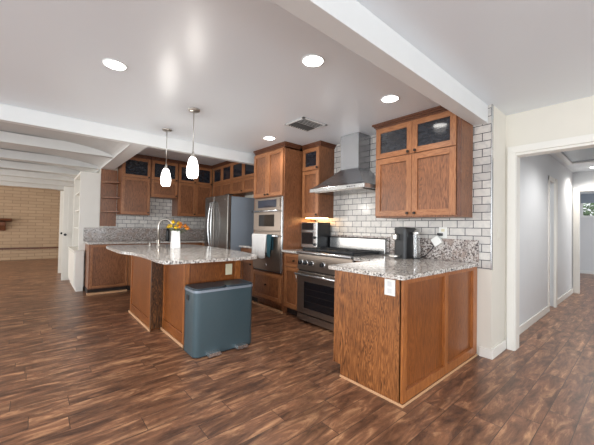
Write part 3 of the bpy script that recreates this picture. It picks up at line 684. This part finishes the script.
o = MB().box(XB+.011, XB+.032, .68, YW-.012, .917, 1.17).build('granite_backsplash', 'granite_d', None, .002); tag(o, 'long granite splash along the back kitchen wall', 'backsplash')
# dark faucet on back counter
fb = thing('soap_bottle', 'dark bottle on the back counter behind the flower vase', 'bottle', (-6.7, 2.14, .917))
MB().lathe([(0, 0), (.035, 0), (.037, .01), (.037, .20), (.03, .235), (.013, .25), (.013, .275), (0, .275)], -6.7, 2.14, 16, z=.917).build('body', 'black', fb)
MB().lathe([(.016, 0), (.016, .02), (.006, .025), (.006, .05), (0, .05)], -6.7, 2.14, 12, z=1.19).build('pump', 'bronze', fb)

# ---- hutch, closet doors, mantel ----------------------------------------------------
hu = thing('built_in_hutch', 'white built-in hutch with open shelves at the end of the kitchen wall', 'hutch', (-7.5, .75, 0))
hx0_, hx1_ = -8.08, -6.91
m = MB().box(hx0_, -6.80, .56, .69, .07, .72).box(hx0_, -6.925, .69, .925, .07, .72).box(hx0_+.03, -6.83, .58, .69, 0, .07)
m.build('base', 'cream', hu, .003)
MB().box(hx0_-.01, -6.785, .54, .69, .72, .75).box(hx0_-.01, -6.92, .69, .925, .72, .75).build('counter', 'cream', hu, .003)
m = MB().box(hx1_-.04, hx1_, .61, .93, .75, 2.22).box(hx0_, hx0_+.04, .61, .93, .75, 2.22).box(hx0_+.04, hx1_-.04, .61, .93, 2.18, 2.22).box(hx0_+.04, hx1_-.04, .91, .93, .75, 2.18)
m.build('frame', 'cream', hu, .003)
for z in (1.15, 1.5, 1.85): MB().box(hx0_+.04, hx1_-.04, .63, .91, z, z+.02).build('shelf_board', 'cream', hu)
for x0, x1 in ((hx0_+.02, -7.46), (-7.45, -6.83)): front_ = MB().box(x0, x1, .545, .56, .1, .70).build('door', 'cream', hu, .003)
def leaf(x, lab):
    t = thing('closet_door', lab, 'door', (x, .7, 0)); t['group'] = 'open closet doors in the living room'
    m = MB().box(x-.035, x, .445, .945, .012, 2.05)
    l_ = m.build('leaf', 'cream', t, .003)
    for z0, z1 in ((.15, .95), (1.1, 1.92)):
        MB().box(x, x+.006, .53, .86, z0, z1).build('panel', 'cream', t, .004)
    MB().tube([(x, .49, 1.0), (x+.02, .49, 1.0), (x+.025, .49, 1.0), (x+.05, .49, 1.0)], [.01, .01, .028, .022], 12).build('knob', 'black', t)
    MB().tube([(x-.035, .49, 1.0), (x-.055, .49, 1.0), (x-.06, .49, 1.0), (x-.085, .49, 1.0)], [.01, .01, .028, .022], 12).build('knob', 'black', t)
leaf(-8.28, 'white closet door standing open, the nearer of two beside the hutch')
leaf(-9.50, 'white closet door standing open, the farther of two beyond the hutch')
mt_ = thing('mantel_shelf', 'brown wooden mantel shelf with carved bracket on the tan block wall', 'shelf', (-13.8, -1.2, 1.0))
MB().prism([(-13.80, 1.27), (-13.55, 1.31), (-13.52, 1.38), (-13.80, 1.38)], -2.6, -.60, axis='y').build('board', 'dark_oak', mt_, .005)
br = MB().prism([(-13.80, .98), (-13.74, .98), (-13.70, 1.08), (-13.60, 1.15), (-13.58, 1.27), (-13.80, 1.27)], -.90, -.74, axis='y').build('bracket', 'dark_oak', mt_, .005)
MB().prism([(-13.80, .98), (-13.74, .98), (-13.70, 1.08), (-13.60, 1.15), (-13.58, 1.27), (-13.80, 1.27)], -2.3, -2.14, axis='y').build('bracket', 'dark_oak', mt_, .005)

# ---- trash can ---------------------------------------------------------------------
tc = thing('trash_can', 'slate blue two-pedal step trash can against the island', 'trash can', (-2.88, 1.46, 0))
MB().prism(rrect(-3.04, -2.738, 1.135, 1.775, .06), .012, .608, smooth=True).build('body', 'can', tc)
MB().prism(rrect(-3.03, -2.748, 1.145, 1.765, .06), 0, .012).build('base_ring', 'black', tc)
MB().prism(rrect(-3.046, -2.732, 1.129, 1.781, .065), .608, .630, smooth=True).build('rim', 'steel_side', tc, .003)
for a_, b_ in ((1.140, 1.453), (1.458, 1.770)): MB().prism(rrect(-3.035, -2.747, a_, b_, .04), .628, .648).build('lid', 'can_lid', tc, .006)
MB().box(-2.945, -2.885, 1.128, 1.137, .52, .57).build('handle_slot', 'black', tc, .004)
for y in (1.315, 1.615):
    MB().prism([(y-.065, .012), (y+.065, .012), (y+.055, .044), (y-.055, .044)], -2.745, -2.675, axis='x').build('pedal', 'steel_bright', tc, .006)

# ---- faucet, vase, flowers on island -------------------------------------------------
ZI = .919
fc = thing('kitchen_faucet', 'brushed nickel gooseneck faucet on the island beside the vase', 'faucet', (-4.80, 1.40, ZI))
bx, by = -4.80, 1.40
dx, dy = .83, .55
pts = [(bx, by, ZI), (bx, by, 1.22)]+[(bx+dx*.12*(1-math.cos(PI*i/10)), by+dy*.12*(1-math.cos(PI*i/10)), 1.22+.11*math.sin(PI*i/10)) for i in range(1, 11)]+[(bx+dx*.24, by+dy*.24, 1.17)]
MB().tube(pts, [.02, .014]+[.0135]*10+[.015], 12).build('spout', 'bright_knob', fc)
MB().lathe([(0, 0), (.03, 0), (.03, .012), (.023, .02), (.023, .1), (.015, .11)], bx, by, 18, z=ZI).build('base', 'bright_knob', fc)
MB().tube([(bx, by, ZI+.07), (bx+.03, by-.05, ZI+.09)], [.01, .008], 10).build('lever', 'bright_knob', fc)
sd = thing('soap_dispenser', 'small brushed nickel soap dispenser left of the island faucet', 'soap dispenser', (-4.98, 1.33, ZI))
MB().lathe([(0, 0), (.022, 0), (.022, .01), (.012, .02), (.010, .05), (.016, .055), (.012, .065), (0, .065)], -4.98, 1.33, 14, z=ZI).build('body', 'bright_knob', sd)
MB().tube([(-4.98, 1.33, ZI+.06), (-4.93, 1.35, ZI+.06)], .005, 8).build('nozzle', 'bright_knob', sd)
vx, vy = -4.36, 1.50
va = thing('flower_vase', 'white tapered square vase on the island countertop', 'vase', (vx, vy, ZI))
def sq(a, r=.012): return rrect(vx-a, vx+a, vy-a, vy+a, r, 3)
p0, p1, p2 = sq(.056), sq(.047), sq(.040); n_ = len(p0)
m = MB(); pb = sq(.048, .01)
vs = [(x, y, ZI) for x, y in p0]+[(x, y, ZI+.245) for x, y in p1]+[(x, y, ZI+.245) for x, y in p2]+[(x, y, ZI+.03) for x, y in pb]
m.add(vs, [list(range(n_))[::-1]]+[(k*n_+i, k*n_+(i+1) % n_, (k+1)*n_+(i+1) % n_, (k+1)*n_+i) for k in range(3) for i in range(n_)]+[[3*n_+i for i in range(n_)]])
m.build('body', 'vase', va)
fl = [(-.085, -.07, .0, 'yellow'), (-.02, -.03, .065, 'yellow'), (.055, -.085, .01, 'yellow'), (.10, .02, .0, 'orange'), (.035, .055, .03, 'orange'), (-.065, .06, .045, 'yellow'), (.07, .14, -.02, 'orange'), (.045, -.015, -.01, 'yellow'), (-.02, .14, .01, 'orange')]
FL = {}
where = ['at the left edge of the bouquet', 'topmost in the bouquet', 'low at the front left of the bouquet', 'at the front right of the bouquet', 'right of the middle of the bouquet', 'at the back of the bouquet', 'lowest at the right edge of the bouquet', 'in the front middle of the bouquet', 'at the back right of the bouquet']
for i, (ax_, ay_, az_, cn) in enumerate(fl):
    zt = ZI+.245+.045+az_
    t = thing('cut_flower', ('%s ruffled flower in the white vase, %s' % (cn, where[i])), 'flower', (vx+ax_, vy+ay_, zt), 'flowers in the island vase')
    # bloom: layered petals
    m = MB(); R_ = .041
    for ly, (rr, hh, cnt) in enumerate(((R_, .0, 11), (R_*.75, .014, 9), (R_*.45, .026, 6))):
        for k in range(cnt):
            th = 2*PI*(k+.4*ly)/cnt; c0, s0 = math.cos(th), math.sin(th); tw_ = rr*.32
            b0 = (c0*rr*.15, s0*rr*.15, hh-.006); mid = (c0*rr*.7, s0*rr*.7, hh+.012+.004*ly); tip = (c0*rr, s0*rr, hh+.004)
            v_ = [b0, (mid[0]-s0*tw_, mid[1]+c0*tw_, mid[2]), tip, (mid[0]+s0*tw_, mid[1]-c0*tw_, mid[2]), (mid[0], mid[1], mid[2]-.007)]
            m.add(v_, [(0, 4, 1), (1, 4, 2), (2, 4, 3), (3, 4, 0), (0, 1, 2, 3)], 0, True)
    m.lathe([(0, -.012), (.018, -.006), (.024, .006), (.014, .026), (0, .032)], 0, 0, 10)
    m.build('bloom', cn, t, world=False)
    MB().tube([(0, 0, -.006), (-ax_*.5, -ay_*.5, -.05-az_*.5), (-ax_*.75, -ay_*.75, -.12-az_)], .003, 6).build('stem', 'stem', t, world=False)

# ---- pendants ------------------------------------------------------------------------
def pendant(x, y, lab):
    t = thing('pendant_lamp', lab, 'lamp', (x, y, H), 'pendant lamps over the island')
    MB().lathe([(0, 0), (.062, 0), (.062, -.01), (.05, -.022), (.0, -.024)], 0, 0, 24).build('canopy', 'bright_knob', t, world=False)
    MB().tube([(0, 0, -.02), (0, 0, -.44)], .0045, 8).build('cord', 'bright_knob', t, world=False)
    MB().lathe([(0, -.435), (.006, -.44), (.008, -.475), (.022, -.495), (.028, -.515), (0, -.515)], 0, 0, 18).build('cap', 'bright_knob', t, world=False)
    pr = [(.026, -.512), (.040, -.535), (.052, -.58), (.060, -.63), (.062, -.67), (.058, -.705), (.049, -.728), (.045, -.731)]
    MB().lathe(pr+[(.041, -.728), (.052, -.70), (.057, -.66), (.052, -.6), (.034, -.545)], 0, 0, 28).build('lamp_shade', 'shade', t, world=False)
    MB().tube([(-.03, 0, -.505), (-.026, 0, -.465), (0, 0, -.44), (.026, 0, -.465), (.03, 0, -.505)], .004, 8).build('bail', 'bright_knob', t, world=False)
    MB().lathe([(0, -.515), (.02, -.53), (.024, -.57), (.014, -.60), (0, -.605)], 0, 0, 14).build('bulb', 'lit', t, world=False)
    light('pendant_light', 'POINT', (x, y, H-.80), 7, (1, .95, .88), shadow_soft_size=.06)
    return t
pendant(-4.07, 1.258, 'lit white glass pendant lamp, the farther of two over the island')
pendant(-3.17, 1.251, 'lit white glass pendant lamp, the nearer of two over the island')

# ---- recessed lights ---------------------------------------------------------------------
def downlight(x, y, lab, on=True, power=16, z=H, r=.075):
    t = thing('recessed_light', lab, 'ceiling light', (x, y, z), 'recessed ceiling lights')
    MB().lathe([(r, -.001), (r+.009, -.001), (r+.009, -.005), (r, -.008)], 0, 0, 28).build('trim_ring', 'white', t, world=False)
    MB().lathe([(0, -.004), (r, -.004)], 0, 0, 28).build('lens', 'lit' if on else 'dim', t, world=False)
    if on: light('recessed_lamp', 'SPOT', (x, y, z-.03), power, (1, .95, .88), spot_size=math.radians(150), spot_blend=.6, shadow_soft_size=.07)
downlight(-2.706, .436, 'lit recessed ceiling light in the open ceiling left of the pendants')
downlight(-1.626, 1.53, 'lit recessed ceiling light nearest the long white beam')
downlight(-1.604, 2.521, 'lit recessed ceiling light in front of the large wall cabinet')
downlight(-3.447, 2.437, 'lit recessed ceiling light in front of the tall oven cabinet')
downlight(-5.54, 1.52, 'dim recessed ceiling light over the back counter behind the farther pendant', False, z=2.63)
downlight(-5.3, 2.35, 'dim recessed ceiling light in front of the cabinets above the refrigerator', False, z=2.63)
downlight(-.66, 7.93, 'lit recessed ceiling light in the hallway', True, 45)
light('hall_fill_near', 'SPOT', (-.15, 5.2, 2.44), 60, (1, .98, .95), spot_size=math.radians(150), spot_blend=.6, shadow_soft_size=.1)  # unseen spot added to brighten the hall, no fixture above it
light('bedroom_fill', 'AREA', (1.5, 10.6, 1.6), 40, (.95, .98, 1), (0, math.radians(90), 0), shape='RECTANGLE', size=1.6, size_y=2.5)  # unseen area light added inside the far room to brighten it

# ---- ceiling vent ------------------------------------------------------------------------
vt = thing('ceiling_vent', 'grey louvred ceiling air vent in front of the range hood', 'vent', (-2.69, 2.43, H))
vx0, vx1, vy0, vy1 = -2.86, -2.52, 2.24, 2.62
MB().box(vx0, vx1, vy0, vy1, H-.004, H-.001).build('backing', 'duct', vt)
MB().box(vx0, vx1, vy0, vy0+.025, H-.012, H-.003).box(vx0, vx1, vy1-.025, vy1, H-.012, H-.003).box(vx0, vx0+.025, vy0, vy1, H-.012, H-.003).box(vx1-.025, vx1, vy0, vy1, H-.012, H-.003).build('frame', 'white', vt)
for i in range(9):
    y = vy0+.04+i*.036
    MB().prism([(y, H-.012), (y+.012, H-.016), (y+.013, H-.014), (y+.001, H-.010)], vx0+.025, (vx0+vx1)/2-.004, axis='x').build('louvre', 'duct' , vt)
for i in range(4):
    x = (vx0+vx1)/2+.012+i*.034
    MB().prism([(x, H-.010), (x+.018, H-.017), (x+.019, H-.015), (x+.001, H-.008)], vy0+.025, vy1-.025, axis='y').build('louvre', 'white', vt)

# ---- light switch on the return wall -----------------------------------------------------
sw = thing('light_switch', 'cream double light switch on the wall end beside the tiles', 'switch', (XE, 3.587, 1.2))
MB().box(XE, XE+.005, 3.535, 3.64, 1.14, 1.26).build('plate', 'wall', sw, .002)
for y in (3.565, 3.61): MB().box(XE+.005, XE+.010, y-.014, y+.014, 1.17, 1.23).build('rocker', 'wall', sw, .001)

# ---- shrub outside the far window ----------------------------------------------------------
m = MB(); rnd = random.Random(3)
for i in range(900):
    th = rnd.random()*2*PI; ph = math.acos(rnd.uniform(-1, 1)); rr = .95*rnd.random()**.3
    c = Vector((-1.1+1.5*rr*math.sin(ph)*math.cos(th), 14.6+.8*rr*math.sin(ph)*math.sin(th), 1.45+1.0*rr*math.cos(ph)))
    u = Vector((rnd.uniform(-1, 1), rnd.uniform(-1, 1), rnd.uniform(-1, 1))).normalized(); v = u.orthogonal().normalized()
    a_, b_ = .11, .05
    m.add([c-u*a_, c+v*b_, c+u*a_, c-v*b_], [(0, 1, 2, 3)])
sb_ = thing('garden_shrub', 'leafy green shrub outside the far bedroom window', 'shrub', (-1.1, 14.6, 0))
m.build('foliage', 'leaf', sb_)
MB().tube([(-1.1, 14.6, 0), (-1.05, 14.6, .8), (-1.15, 14.6, 1.6)], [.06, .04, .02], 8).build('stem', 'dark_oak', sb_)
